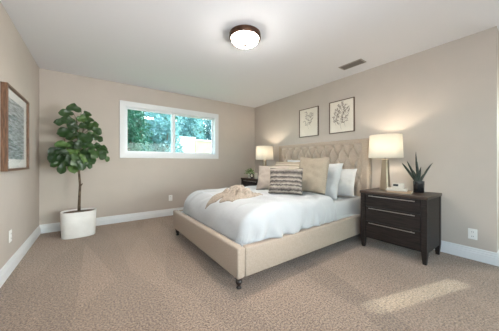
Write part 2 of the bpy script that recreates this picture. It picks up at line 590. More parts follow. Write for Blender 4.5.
def window(name, axis_y, x0, x1, z0, z1, casing=0.085, mull=None):
    """window in the back wall (plane y = 0)"""
    r = structure(empty(name, ((x0 + x1) / 2, 0, z0)))
    inv = Matrix.Translation(-Vector(r.location))

    def part(n, bm, m, parent=r):
        bm.transform(inv)
        return link_mesh(n, bm, m, parent)
    c = casing
    bm = bmesh.new()
    box(bm, x0 - c, x1 + c, -0.018, 0.0, z1 - 0.002, z1 + c + 0.004, 0.003)
    box(bm, x0 - c, x1 + c, -0.018, 0.0, z0 - c - 0.004, z0 + 0.002, 0.003)
    box(bm, x0 - c, x0 + 0.002, -0.018, 0.0, z0, z1, 0.003)
    box(bm, x1 - 0.002, x1 + c, -0.018, 0.0, z0, z1, 0.003)
    part('casing', bm, M['trim'])
    bm = bmesh.new()     # jamb lining
    box(bm, x0 - 0.004, x0 + 0.012, -0.005, T, z0, z1)
    box(bm, x1 - 0.012, x1 + 0.004, -0.005, T, z0, z1)
    box(bm, x0, x1, -0.005, T, z0 - 0.004, z0 + 0.012)
    box(bm, x0, x1, -0.005, T, z1 - 0.012, z1 + 0.004)
    part('jamb', bm, M['trim'])
    xm = mull
    f = 0.03
    for (a, b, y, nm) in ((x0 + 0.012, xm + 0.035, 0.050, 'sliding_sash'), (xm - 0.035, x1 - 0.012, 0.085, 'fixed_sash')):
        bm = bmesh.new()
        za, zb = z0 + 0.012, z1 - 0.012
        box(bm, a, a + f, y - 0.014, y + 0.014, za, zb, 0.003)
        box(bm, b - f - (0.03 if nm == 'sliding_sash' else 0), b, y - 0.014, y + 0.014, za, zb, 0.003)
        box(bm, a + f, b - f, y - 0.014, y + 0.014, za, za + f, 0.003)
        box(bm, a + f, b - f, y - 0.014, y + 0.014, zb - f, zb, 0.003)
        s = part(nm, bm, M['vinyl'])
        bm = boxm(a + f * 0.6, b - f * 0.6, y - 0.002, y + 0.002, za + f * 0.6, zb - f * 0.6)
        part('pane', bm, M['pane'], s)
    return r


window('window_1', 0, WX0, WX1, WZ0, WZ1, 0.083, mull=1.955)


def simple_window(name, axis, pos, u0, u1, z0, z1, bars, depth=0.06):
    r = structure(empty(name, (pos, (u0 + u1) / 2, z0) if axis == 'y' else ((u0 + u1) / 2, pos, z0)))
    inv = Matrix.Translation(-Vector(r.location))
    bm = bmesh.new()
    f = 0.045

    def bb(a, b, za, zb):
        if axis == 'y':
            box(bm, pos - depth / 2, pos + depth / 2, a, b, za, zb)
        else:
            box(bm, a, b, pos - depth / 2, pos + depth / 2, za, zb)
    bb(u0, u1, z0, z0 + f)
    bb(u0, u1, z1 - f, z1)
    bb(u0, u0 + f, z0, z1)
    bb(u1 - f, u1, z0, z1)
    for b_ in bars:
        bb(b_ - 0.014, b_ + 0.014, z0, z1)
    bm.transform(inv)
    link_mesh('frame', bm, M['vinyl'], r)
    bm = bmesh.new()
    if axis == 'y':
        box(bm, pos - 0.002, pos + 0.002, u0 + 0.02, u1 - 0.02, z0 + 0.02, z1 - 0.02)
    else:
        box(bm, u0 + 0.02, u1 - 0.02, pos - 0.002, pos + 0.002, z0 + 0.02, z1 - 0.02)
    bm.transform(inv)
    link_mesh('pane', bm, M['pane'], r)


simple_window('window_2', 'y', XA + 0.07, -4.66, -4.16, 1.25, 2.03, [-4.42])
simple_window('window_3', 'y', -0.07, -5.95, -4.75, 0.75, 2.05, [-5.35])
simple_window('added_rear_opening', 'x', YR - 0.07, 1.3, 4.9, 0.0, 2.25, [3.1])  # unseen rear opening, added to let daylight in

# ------------------------------------------------------------------ outside
structure(link_mesh('ground', boxm(-12, 22, T + 0.01, 26, -0.35, -0.15), M['grass']))


def wall_out(name, x0, x1, y, z1, m, label):
    r = empty(name, ((x0 + x1) / 2, y, -0.15))
    bm = boxm(x0, x1, y, y + 0.2, -0.15, z1)
    bm.transform(Matrix.Translation(-Vector(r.location)))
    link_mesh('wall_panel', bm, m, r)
    bm = boxm(x0 - 0.03, x1 + 0.03, y - 0.04, y + 0.24, z1, z1 + 0.07, 0.01)
    bm.transform(Matrix.Translation(-Vector(r.location)))
    link_mesh('coping', bm, M['stucco_white'], r)
    tag(r, label, 'garden wall')


wall_out('garden_wall', 3.55, 4.33, 4.9, 2.10, M['stucco_white'], 'bright white section of garden wall seen low in the right window pane')
wall_out('garden_wall', 4.40, 9.0, 5.0, 2.02, M['stucco'], 'pale cream garden wall behind the far right of the window')


def tree(name, loc, rx, rz, zc, m, label, n=1500, leaf=0.10, seed=1):
    rnd = random.Random(seed)
    r = empty(name, loc)
    bm = bmesh.new()
    tube(bm, [(0, 0, 0), (0.05, 0, zc * 0.5), (0, 0.03, zc)], [0.11, 0.08, 0.03], 8)
    for k in range(7):
        a = k * 2.4
        tube(bm, [(0, 0, zc * 0.45 + k * 0.1), (cos(a) * rx * 0.4, sin(a) * rx * 0.4, zc * 0.8 + k * 0.12), (cos(a) * rx * 0.8, sin(a) * rx * 0.8, zc + rz * 0.3)], [0.05, 0.03, 0.01], 6)
    link_mesh('trunk', bm, M['bark'], r)
    bm = bmesh.new()
    for k in range(n):
        while True:
            p_ = Vector((rnd.uniform(-1, 1), rnd.uniform(-1, 1), rnd.uniform(-1, 1)))
            if 0.35 < p_.length < 1:
                break
        q = noise.noise(p_ * 2.5 + Vector((seed, 0, 0)))
        p_ = p_ * (1 + 0.5 * q)
        c = Vector((p_.x * rx, p_.y * rx, zc + p_.z * rz))
        if c.z < 0.05:
            continue
        d = Vector((rnd.uniform(-1, 1), rnd.uniform(-1, 1), rnd.uniform(-1, 0.6))).normalized()
        s = d.cross(Vector((rnd.uniform(-1, 1), rnd.uniform(-1, 1), 1))).normalized()
        Ls = leaf * rnd.uniform(0.7, 1.4)
        vs = [bm.verts.new(c + d * a_ + s * b_) for a_, b_ in ((0, 0), (Ls * 0.5, Ls * 0.24), (Ls * 1.1, 0), (Ls * 0.5, -Ls * 0.24))]
        bm.faces.new(vs)
    link_mesh('crown', bm, m, r)
    tag(r, label, 'tree')
    return r


tree('tree', (1.38, 3.0, -0.15), 0.66, 1.5, 1.7, M['tree_dark'], 'dark teal-green leafy tree close behind the left edge of the window', 8000, 0.09, 3)
tree('tree', (2.75, 4.1, -0.15), 0.70, 1.5, 1.8, M['tree_hazed'], 'pale bluish tree left of the window mullion', 8000, 0.10, 5)
tree('tree', (2.35, 7.2, -0.15), 0.95, 2.1, 2.1, M['tree_dark'], 'deep green tree behind the left pane between two nearer trees', 9000, 0.14, 8)
tree('tree', (4.75, 6.9, -0.15), 0.90, 2.0, 2.3, M['tree_hazed'], 'pale blue-green tree rising above the white garden wall', 9000, 0.13, 11)
tree('tree', (7.2, 8.1, -0.15), 0.95, 2.2, 2.6, M['tree_hazed'], 'pale leafy tree above the cream garden wall at the right edge of the window', 9000, 0.14, 14)
tree('tree', (4.1, 10.2, -0.15), 1.25, 2.7, 2.7, M['tree_dark'], 'large dark tree furthest back near the window mullion', 10000, 0.2, 17)
tree('tree', (6.9, 12.0, -0.15), 1.35, 2.7, 3.0, M['tree_dark'], 'large dark tree furthest back behind the right pane', 10000, 0.2, 19)

# ------------------------------------------------------------------ ceiling light, vent, outlets
cl = empty('ceiling_light', (1.977, -2.47, H))
bm = bmesh.new()
lathe(bm, [(0.150, 0.0), (0.166, -0.004), (0.170, -0.014), (0.166, -0.026), (0.171, -0.040), (0.166, -0.056), (0.154, -0.060), (0.147, -0.050)], seg=48)
link_mesh('rim', bm, M['bronze'], cl, True)
bm = bmesh.new()
lathe(bm, [(0.148, -0.052)] + [(0.148 * cos(a), -0.054 - 0.070 * sin(a)) for a in [i * pi / 2 / 10 for i in range(1, 10)]] + [(0.008, -0.1235)], seg=48)
link_mesh('glass_dome', bm, M['dome'], cl, True)
bm = bmesh.new()
lathe(bm, [(0.024, -0.119), (0.026, -0.127), (0.018, -0.134), (0.014, -0.141), (0.003, -0.150)], seg=16)
link_mesh('finial', bm, mat('dark_finial', (0.035, 0.025, 0.02), 0.6), cl, True)
tag(cl, 'round flush ceiling light with bronze rim and glowing white glass dome', 'ceiling light')

vn = empty('ceiling_vent', (3.625, -2.755, H))
bm = bmesh.new()
vx, vy = 0.078, 0.165
for a in ((-vx, vx, -vy, -vy + 0.018), (-vx, vx, vy - 0.018, vy), (-vx, -vx + 0.018, -vy + 0.018, vy - 0.018), (vx - 0.018, vx, -vy + 0.018, vy - 0.018)):
    box(bm, a[0], a[1], a[2], a[3], -0.008, 0, 0.002)
link_mesh('frame', bm, mat('grey_vent_rim', (0.30, 0.28, 0.26), 0.5), vn)
link_mesh('duct_opening', boxm(-vx + 0.015, vx - 0.015, -vy + 0.015, vy - 0.015, -0.002, -0.0005), M['dark_slot'], vn)
bm = bmesh.new()
for k in range(9):
    x = -vx + 0.024 + k * 0.0135
    vs = box(bm, x - 0.005, x + 0.005, -vy + 0.018, vy - 0.018, -0.0045, -0.0035)
    bmesh.ops.rotate(bm, verts=vs, cent=(x, 0, -0.005), matrix=Matrix.Rotation(radians(28), 3, 'Y'))
link_mesh('slats', bm, mat('grey_vent_metal', (0.16, 0.145, 0.13), 0.5), vn)
tag(vn, 'grey slatted air vent in the ceiling above the framed prints', 'air vent')


def outlet(loc, rz, label):
    o = empty('wall_outlet', loc, rz)      # plate faces local -y
    link_mesh('cover_plate', boxm(-0.036, 0.036, -0.006, 0, -0.057, 0.057, 0.003), M['plastic'], o)
    for z in (-0.024, 0.024):
        s = link_mesh('socket', boxm(-0.017, 0.017, -0.008, -0.004, z - 0.016, z + 0.016, 0.003), M['plastic'], o)
        bm = bmesh.new()
        box(bm, -0.008, -0.005, -0.0085, -0.0075, z - 0.006, z + 0.006)
        box(bm, 0.005, 0.008, -0.0085, -0.0075, z - 0.006, z + 0.006)
        link_mesh('slot', bm, M['dark_slot'], s)
    tag(o, label, 'wall outlet', None)


outlet((1.886, 0, 0.345), 0, 'white wall outlet low on the window wall left of the bed')
outlet((0, -1.372, 0.345), pi / 2, 'white wall outlet low on the left wall beside the wooden frame')
outlet((W, -3.908, 0.275), -pi / 2, 'white wall outlet low on the wall right of the dark nightstand')


# ------------------------------------------------------------------ framed pictures
def sprig(bm, rnd, cx, cz, h, spread, n, leafs):
    """flat ink drawing in local y (width) / z (height); x = 0"""
    def leaf(p_, ang, l, w):
        d = Vector((0, cos(ang), sin(ang)))
        s = Vector((0, -sin(ang), cos(ang)))
        pts = [p_, p_ + d * l * .35 + s * w, p_ + d * l * .7 + s * w * .8, p_ + d * l, p_ + d * l * .7 - s * w * .8, p_ + d * l * .35 - s * w]
        bm.faces.new([bm.verts.new(q) for q in pts])

    def stroke(pts, w):
        for a, b in zip(pts, pts[1:]):
            d = (b - a).normalized()
            s = Vector((0, -d.z, d.y)) * w
            bm.faces.new([bm.verts.new(q) for q in (a - s, b - s, b + s, a + s)])
    base = Vector((0, cx, cz - h / 2))
    top = Vector((0, cx + spread * 0.1, cz + h / 2))
    pts = [base.lerp(top, t / 8) + Vector((0, 0.02 * sin(t * 0.9), 0)) for t in range(9)]
    stroke(pts, 0.0016)
    for k in range(n):
        t = 0.15 + 0.8 * k / n
        p_ = base.lerp(top, t) + Vector((0, 0.02 * sin(t * 8 * 0.9), 0))
        side = -1 if k % 2 else 1
        ln = spread * (0.5 + 0.5 * sin(pi * t)) * rnd.uniform(0.7, 1)
        ang = pi / 2 - side * rnd.uniform(0.5, 1.0)
        end = p_ + Vector((0, cos(ang), sin(ang))) * ln
        mid = (p_ + end) / 2 + Vector((0, 0, 0.008))
        stroke([p_, mid, end], 0.0012)
        for j in range(leafs):
            q = p_.lerp(end, 0.3 + 0.7 * (j + 0.5) / leafs)
            leaf(q, ang + rnd.choice((-1, 1)) * rnd.uniform(0.4, 1.0), rnd.uniform(0.020, 0.034), rnd.uniform(0.004, 0.0075))


def botanical(y0, y1, z0, z1, label, seed, big):
    w, h = (y1 - y0) / 2, (z1 - z0)
    o = empty('framed_print', (W, (y0 + y1) / 2, z0))
    f = 0.012
    bm = bmesh.new()
    for a in ((-w, w, 0, f), (-w, w, h - f, h), (-w, -w + f, f, h - f), (w - f, w, f, h - f)):
        box(bm, -0.028, 0, a[0], a[1], a[2], a[3], 0.0015)
    link_mesh('frame', bm, M['frame_thin'], o)
    link_mesh('paper', boxm(-0.016, -0.004, -w + f * 0.6, w - f * 0.6, f * 0.6, h - f * 0.6), M['paper'], o)
    bm = bmesh.new()
    rnd = random.Random(seed)
    if big:
        for cx, hh, sp, n in ((0.0, h * 0.80, 0.12, 20), (-0.07, h * 0.66, 0.085, 14), (0.09, h * 0.52, 0.07, 12)):
            sprig(bm, rnd, cx, h * 0.50, hh, sp, n, 4)
    else:
        sprig(bm, rnd, 0.0, h * 0.56, h * 0.56, 0.13, 11, 4)
        sprig(bm, rnd, -0.05, h * 0.56, h * 0.40, 0.08, 7, 3)
    bm.transform(Matrix.Translation((-0.0165, 0, 0)))
    link_mesh('botanical_drawing', bm, M['ink'], o)
    tag(o, label, 'picture', 'botanical prints above the headboard')


botanical(-1.937, -1.49, 1.54, 2.08, 'thin framed sprig drawing, the smaller-looking left one of the botanical prints', 3, False)
botanical(-2.607, -2.164, 1.54, 2.08, 'thin framed drawing dense with leaves, the botanical print nearer the right lamp', 9, True)

lf = empty('framed_artwork', (0, -1.25, 0.972))
w, h, f, dp = 0.39, 0.775, 0.022, 0.045
bm = bmesh.new()
for a in ((-w, w, 0, f), (-w, w, h - f, h), (-w, -w + f, f, h - f), (w - f, w, f, h - f)):
    box(bm, 0, dp, a[0], a[1], a[2], a[3], 0.002)
link_mesh('frame', bm, M['walnut'], lf)
link_mesh('mat_board', boxm(0.008, 0.022, -w + f * .7, w - f * .7, f * .7, h - f * .7), M['mat_board'], lf)
link_mesh('printed_picture', boxm(0.0222, 0.0232, -w + 0.10, w - 0.13, 0.11, h - 0.10), M['print'], lf)
link_mesh('glass_pane', boxm(0.034, 0.036, -w + f * .8, w - f * .8, f * .8, h - f * .8), M['art_glass'], lf)
tag(lf, 'brown wooden frame with white mat and grey picture on the left wall', 'picture')

# ------------------------------------------------------------------ bed
FX, YN, YF = 1.585, -2.935, -1.19          # foot face, near side, far side
bed = empty('bed', (FX, (YN + YF) / 2, 0))
BI = Matrix.Translation(-Vector(bed.location))


def bpart(name, bm, m, parent=bed, smooth=False):
    bm.transform(BI)
    return link_mesh(name, bm, m, parent, smooth)


bpart('footboard', boxm(FX, FX + 0.075, YN, YF, 0.105, 0.355, 0.014, 3), M['shaded_linen'], smooth=True)
for y in (YN + 0.002, YF - 0.067):
    bpart('side_rail', boxm(FX + 0.079, 3.86, y, y + 0.065, 0.105, 0.350, 0.014, 3), M['shaded_linen'], smooth=True)
bpart('platform', boxm(FX + 0.075, 3.86, YN + 0.06, YF - 0.06, 0.16, 0.215), M['leg_wood'])
LEGP = [(0.020, 0.0), (0.024, 0.006), (0.017, 0.016), (0.014, 0.026), (0.024, 0.040), (0.030, 0.056), (0.026, 0.068), (0.020, 0.074), (0.034, 0.082), (0.036, 0.106)]
for x, y in ((FX + 0.05, YN + 0.06), (FX + 0.05, YF - 0.06), (3.75, YN + 0.06), (3.75, YF - 0.06)):
    bm = bmesh.new()
    lathe(bm, LEGP, (x, y, 0), 20)
    bpart('leg', bm, M['leg_wood'], smooth=True)

# tufted headboard
HX, HT = 3.875, 3.965
HY0, HY1, HZ = -2.865, -0.985, 1.405
bd = 0.10                                   # plain border
sp, rs = 0.171, 0.168
row_z = [1.300 - rs * k for k in range(5)]
btn = []
for k, z in enumerate(row_z):
    ys = [-1.262 - sp * i for i in range(9)] if k % 2 == 0 else [-1.176 - sp * i for i in range(10)]
    btn += [(y, z) for y in ys]


def hb_depth(y, z):
    iy0, iy1, iz1 = HY0 + bd, HY1 - bd, HZ - 0.058
    dist = min(y - HY0, HY1 - y, HZ - z)
    edge = 0.018 * (1 - (1 - min(dist / 0.03, 1)) ** 2) - 0.018
    if iy0 < y < iy1 and z < iz1:
        m_ = min((math.hypot(y - a, z - b) for a, b in btn), default=1)
        # diagonal pleats joining the buttons
        u = (y + 1.262) / sp
        v = (1.300 - z) / rs / 2
        p1 = abs(((u + v) + 0.5) % 1 - 0.5)
        p2 = abs(((u - v) + 0.5) % 1 - 0.5)
        pl = min(p1, p2) * sp * 0.85
        fade = min(1, min(y - iy0, iy1 - y, iz1 - z) / 0.04)
        puff = 0.070 * (1 - exp(-(m_ / 0.030) ** 1.2)) * (0.52 + 0.48 * (1 - exp(-(pl / 0.016) ** 1.2)))
        groove = 0.012 * exp(-(min(y - iy0, iy1 - y, iz1 - z) / 0.008) ** 2)
        return (puff - 0.040) * fade - groove + edge
    return edge + 0.004


bm = bmesh.new()
ny, nz = 300, 190
zb = 0.20
grid = []
for j in range(nz + 1):
    z = zb + (HZ - zb) * j / nz
    row = []
    for i in range(ny + 1):
        y = HY0 + (HY1 - HY0) * i / ny
        row.append(bm.verts.new((HX - hb_depth(y, z), y, z)))
    grid.append(row)
for j in range(nz):
    for i in range(ny):
        bm.faces.new((grid[j][i], grid[j + 1][i], grid[j + 1][i + 1], grid[j][i + 1]))
# rim to the back
rim = [grid[0][i] for i in range(ny + 1)] + [grid[j][ny] for j in range(1, nz + 1)] + [grid[nz][i] for i in range(ny - 1, -1, -1)] + [grid[j][0] for j in range(nz - 1, 0, -1)]
back = [bm.verts.new((HT, v.co.y, v.co.z)) for v in rim]
k = len(rim)
for i in range(k):
    bm.faces.new((rim[i], rim[(i + 1) % k], back[(i + 1) % k], back[i]))
bm.faces.new(back)
bmesh.ops.recalc_face_normals(bm, faces=bm.faces[:])
hb = bpart('headboard', bm, M['linen'], smooth=True)
bb_mesh = None
for y, z in btn:
    if bb_mesh is None:
        bm = bmesh.new()
        bmesh.ops.create_uvsphere(bm, u_segments=12, v_segments=8, radius=0.011)
        bmesh.ops.scale(bm, vec=(0.6, 1, 1), verts=bm.verts[:])
        o = link_mesh('button', bm, M['linen'], hb, True)
        bb_mesh = o.data
    else:
        o = bpy.data.objects.new('button', bb_mesh)
        COL.objects.link(o)
        o.parent = hb
    o.location = Vector((HX + 0.031, y, z)) - Vector(bed.location)
nm = None
for k in range(34):
    z = 1.37 - 0.031 * k
    if nm is None:
        bm = bmesh.new()
        bmesh.ops.create_uvsphere(bm, u_segments=10, v_segments=6, radius=0.008)
        bmesh.ops.scale(bm, vec=(1, 0.5, 1), verts=bm.verts[:])
        o = link_mesh('nailhead', bm, M['brass_nail'], hb, True)
        nm = o.data
    else:
        o = bpy.data.objects.new('nailhead', nm)
        COL.objects.link(o)
        o.parent = hb
    o.location = Vector((HX + 0.035, HY0, z)) - Vector(bed.location)
tag(bed, 'upholstered beige platform bed with tufted headboard and dark turned legs', 'bed')

# ------------------------------------------------------------------ mattress, duvet
MX0, MX1, MY0, MY1, MZ0, MZ1 = 1.78, 3.85, -2.85, -1.27, 0.218, 0.555


def soft_box(x0, x1, y0, y1, z0, z1, R, p_, nx, ny_, wr, seed=0):
    """closed rounded box whose top and sides are one height field; wrinkles by noise"""
    bm = bmesh.new()

    def axis(a0, a1, n):
        out = []
        m_ = n // 4
        for i in range(m_):
            t = i / m_
            out.append(a0 + R * (1 - cos(t * pi / 2)))
        for i in range(n - 2 * m_ + 1):
            out.append(a0 + R + (a1 - a0 - 2 * R) * i / (n - 2 * m_))
        for i in range(m_):
            t = (i + 1) / m_
            out.append(a1 - R + R * sin(t * pi / 2))
        return out
    xs, ys = axis(x0, x1, nx), axis(y0, y1, ny_)

    def f(d):
        d = max(0.0, min(1.0, d / R))
        return (1 - (1 - d) ** p_) ** (1 / p_)
    g = []
    for x in xs:
        col = []
        for y in ys:
            hgt = f(min(x - x0, x1 - x)) * f(min(y - y0, y1 - y))
            v = Vector((x, y, z0 + (z1 - z0) * hgt))
            n_ = noise.noise(Vector((x * 3 + seed, y * 3, v.z * 3))) * wr
            v.z += n_ * hgt
            col.append(bm.verts.new(v))
        g.append(col)
    for i in range(len(xs) - 1):
        for j in range(len(ys) - 1):
            bm.faces.new((g[i][j], g[i + 1][j], g[i + 1][j + 1], g[i][j + 1]))
    rim = [c[0] for c in g] + g[-1][1:] + [c[-1] for c in g[::-1][1:]] + g[0][::-1][1:-1]
    bm.faces.new(rim[::-1])
    bmesh.ops.recalc_face_normals(bm, faces=bm.faces[:])
    return bm


bm = soft_box(MX0, MX1, MY0, MY1, MZ0, MZ1, 0.06, 3.2, 60, 60, 0.006, 3)
mt = link_mesh('mattress', bm, M['sheet'], None, True)
tag(mt, 'mattress in a white fitted sheet, bare at its head end near the dark nightstand', 'mattress')

DX0, DX1, DY0, DY1 = 1.668, 3.06, -2.905, -1.215
DT, DB = 0.628, 0.335


def se(d, R, p_):
    d = max(0.0, min(1.0, d / R))
    return (1 - (1 - d) ** p_) ** (1 / p_)


def duvet_z(x, y):
    foot = se(x - DX0, 0.30, 2.3)
    near = se(y - DY0, 0.10, 3.0)
    far = se(DY1 - y, 0.12, 2.6)
    u = max(0.0, 1 - (x - DX0) / 0.30)
    v = max(0.0, 1 - (y - DY0) / 0.13)
    w_ = max(0.0, 1 - (DY1 - y) / 0.20)
    q = (u ** 2.3 + v ** 2.5 + w_ ** 2.5)
    z = DB + (DT - DB) * max(0.0, 1 - q) ** (1 / 2.4)
    z += 0.022 * sin(pi * min(1, max(0, (y - DY0) / (DY1 - DY0)))) * foot
    z += 0.010 * noise.noise(Vector((x * 2.5, y * 2.5, 1.7))) + 0.006 * noise.noise(Vector((x * 7, y * 7, 4.0))) * foot
    # long soft creases
    z += 0.015 * min(1, foot * 1.5) * max(0, 1 - abs(noise.noise(Vector((x * 1.6 - y * 0.9, y * 2.4 + x, 21.0)))) * 7)
    z += 0.006 * foot * (1 - abs(noise.noise(Vector((x * 3.2 + y * 1.1, y * 1.0, 9.0))) * 2.2))
    return z


def duvet():
    bm = bmesh.new()
    nx, ny_ = 110, 130
    xs = []
    for i in range(25):
        xs.append(DX0 + 0.30 * (1 - cos(i / 25 * pi / 2)))
    for i in range(nx - 25 + 1):
        xs.append(DX0 + 0.30 + (DX1 - DX0 - 0.30) * i / (nx - 25))
    ys = [DY0 + 0.10 * (1 - cos(i / 30 * pi / 2)) for i in range(30)]
    ys += [DY0 + 0.10 + (DY1 - DY0 - 0.22) * i / 80 for i in range(81)]
    ys += [DY1 - 0.12 + 0.12 * sin((i + 1) / 16 * pi / 2) for i in range(16)]
    g = []
    for x in xs:
        col = []
        for y in ys:
            # slanted head hem and drape ripples on the near side
            dropf = 1 - se(y - DY0, 0.10, 3.0)
            xx = x
            hem = max(0, (x - DX0) / (DX1 - DX0))
            xx += hem ** 3 * 0.03 * sin(y * 5)
            yy = y
            z = duvet_z(x, y)
            t = max(0, min(1, (DT - z) / (DT - DB)))
            rip = (noise.noise(Vector((x * 5.0, 0, 3))) + 0.8 * noise.noise(Vector((x * 12.0, t * 1.5, 7)))) * 0.052
            if y < DY0 + 0.11:
                yy += rip * min(1, dropf + 0.4 * t) * (0.4 + 0.6 * t) + 0.012 * t
            if x < DX0 + 0.3:
                xx += noise.noise(Vector((y * 4, t * 2, 3))) * 0.022 * t
            if x > DX1 - 0.06:
                q = (x - (DX1 - 0.06)) / 0.06
                z -= (1 - max(0, 1 - q * q) ** 0.5) * 0.05
            col.append(bm.verts.new((xx, yy, z)))
        g.append(col)
    for i in range(len(xs) - 1):
        for j in range(len(ys) - 1):
            bm.faces.new((g[i][j], g[i + 1][j], g[i + 1][j + 1], g[i][j + 1]))
    bmesh.ops.recalc_face_normals(bm, faces=bm.faces[:])
    if bm.faces[0].normal.z < 0:
        bmesh.ops.reverse_faces(bm, faces=bm.faces[:])
    bm.normal_update()
    inner = [[bm.verts.new(v.co - v.normal * 0.024) for v in c] for c in g]
    for i in range(len(xs) - 1):
        for j in range(len(ys) - 1):
            bm.faces.new((inner[i][j], inner[i][j + 1], inner[i + 1][j + 1], inner[i + 1][j]))

    def ring(q):
        return [c[0] for c in q] + q[-1][1:] + [c[-1] for c in q[::-1][1:]] + q[0][::-1][1:-1]
    ra, rb_ = ring(g), ring(inner)
    k_ = len(ra)
    for i in range(k_):
        bm.faces.new((ra[i], rb_[i], rb_[(i + 1) % k_], ra[(i + 1) % k_]))
    return bm


dv = link_mesh('duvet', duvet(), M['duvet'], None, True)
tag(dv, 'thick white duvet spread over the bed, hanging down its near side', 'duvet')
# stitched grey edge line near the foot
bm = bmesh.new()
pr_ = []
for i in range(60):
    y = DY1 - 0.05 - (0.78) * i / 59
    x = 1.86 + 0.01 * sin(i * 0.2)
    pr_.append((bm.verts.new((x, y, duvet_z(x, y) + 0.0015)), bm.verts.new((x + 0.014, y, duvet_z(x + 0.014, y) + 0.0015))))
for a, b in zip(pr_, pr_[1:]):
    bm.faces.new((a[0], a[1], b[1], b[0]))
link_mesh('seam', bm, mat('grey_stitching', (0.50, 0.52, 0.56), 0.9), dv, True)

# sheet bunched up between duvet and headboard
bm = bmesh.new()
g = []
for i in range(50):
    u = i / 49
    x = 2.98 + 0.62 * u
    col = []
    for j in range(14):
        v = j / 13
        a = v * pi
        r_ = 0.026 * (1 - 0.55 * u) * (1 + 0.5 * noise.noise(Vector((x * 9, v * 3, 2))))
        col.append(bm.verts.new((x, -2.868 - 0.004 - 0.5 * r_ * sin(a), 0.342 + 0.05 * (1 - u) * (0.5 - 0.5 * cos(a)) + r_ * (0.5 - 0.5 * cos(a)) * 0.6)))
    g.append(col)
for i in range(49):
    for j in range(13):
        bm.faces.new((g[i][j], g[i + 1][j], g[i + 1][j + 1], g[i][j + 1]))
for c in (g[0], g[-1]):
    bm.faces.new(c)
for i in range(49):
    bm.faces.new((g[i][0], g[i][13], g[i + 1][13], g[i + 1][0]))
bmesh.ops.recalc_face_normals(bm, faces=bm.faces[:])
link_mesh('loose_sheet_edge', bm, M['sheet'], mt, True)


# ------------------------------------------------------------------ pillows
def pillow_bm(w, h, t, seed, square=3.2, floppy=0.0, n=34):
    """bottom edge at z = 0, width along y, height along z, thickness along x"""
    bm = bmesh.new()
    layers = []
    for s in (1, -1):
        g = []
        for i in range(n + 1):
            u = -1 + 2 * i / n
            row = []
            for j in range(n + 1):
                v = -1 + 2 * j / n
                th = (max(0, 1 - abs(u) ** square) * max(0, 1 - abs(v) ** square)) ** 0.5
                # edges pulled in between the corners
                px = u * (1 - 0.06 * (1 - v * v) * abs(u) ** 3)
                pz = v * (1 - 0.06 * (1 - u * u) * abs(v) ** 3)
                k_ = noise.noise(Vector((u * 1.6 + seed, v * 1.6, s * 2.0)))
                rad = noise.noise(Vector((u * 3.5, v * 3.5 + seed, s)))
                x = s * t * 0.5 * th * (1 + 0.25 * k_) + 0.012 * rad * th
                zz = (pz + 1) / 2 * h
                x += -floppy * (pz * pz) * 0.5 * (1 if pz > 0 else 0.2)
                sag = 1 + 0.10 * (1 - (zz / h)) * th * 0.5
                row.append(bm.verts.new((x * sag, px * w / 2, zz + 0.010 * k_ * (1 if v > 0 else 0))))
            g.append(row)
        layers.append(g)
    for s, g in zip((1, -1), layers):
        for i in range(n):
            for j in range(n):
                q = (g[i][j], g[i + 1][j], g[i + 1][j + 1], g[i][j + 1])
                bm.faces.new(q if s > 0 else q[::-1])
    bmesh.ops.remove_doubles(bm, verts=bm.verts[:], dist=0.0004)
    bmesh.ops.recalc_face_normals(bm, faces=bm.faces[:])
    return bm


def pillow(loc, yaw, lean, w, h, t, m, label, seed, cat='pillow', roll=0.0, floppy=0.0, name='pillow', group=None, square=3.2):
    bm = pillow_bm(w, h, t, seed, square, floppy)
    if roll:
        bmesh.ops.rotate(bm, verts=bm.verts[:], cent=(0, 0, h / 2), matrix=Matrix.Rotation(roll, 3, 'X'))
    o = link_mesh(name, bm, m, None, True, loc)
    o.rotation_euler = (0, lean, yaw)
    tag(o, label, cat, group)
    return o


R_ = radians
# against the headboard: white
pillow((3.55, -1.50, 0.570), R_(2), R_(20), 0.66, 0.46, 0.15, M['white_pillow'], 'white pillow against the headboard behind the far blush cushion', 1)
pillow((3.30, -2.00, 0.600), R_(4), R_(17), 0.60, 0.52, 0.15, M['white_pillow'], 'white pillow against the headboard peeking above the big tan cushion', 2)
pillow((3.44, -2.56, 0.566), R_(10), R_(27), 0.58, 0.43, 0.15, M['white_pillow'], 'white pillow nearest the dark nightstand, lower of the two on that side', 3, roll=R_(-3))
pillow((3.15, -2.53, 0.572), R_(8), R_(18), 0.56, 0.50, 0.15, M['white_pillow'], 'tall white pillow right behind the big tan cushion', 4, roll=R_(2))
pillow((2.92, -2.57, 0.653), R_(8), R_(17), 0.44, 0.49, 0.15, M['tan_pillow'], 'large plain tan square cushion beside the striped one', 5, 'cushion', name='cushion')
pillow((2.98, -2.06, 0.658), R_(14), R_(18), 0.48, 0.43, 0.12, M['banded'], 'tan cushion with a pale lacy band showing above the striped cushion', 6, 'cushion', name='cushion')
pillow((2.66, -2.12, 0.655), R_(30), R_(20), 0.46, 0.37, 0.14, M['blush_pillow'], 'plain blush-beige cushion left of the striped cushion', 7, 'cushion', name='cushion')
kn = pillow((2.585, -2.465, 0.652), R_(36), R_(20), 0.43, 0.34, 0.13, M['knit'], 'charcoal, grey and cream striped knit cushion in front of the others', 8, 'cushion', name='cushion')

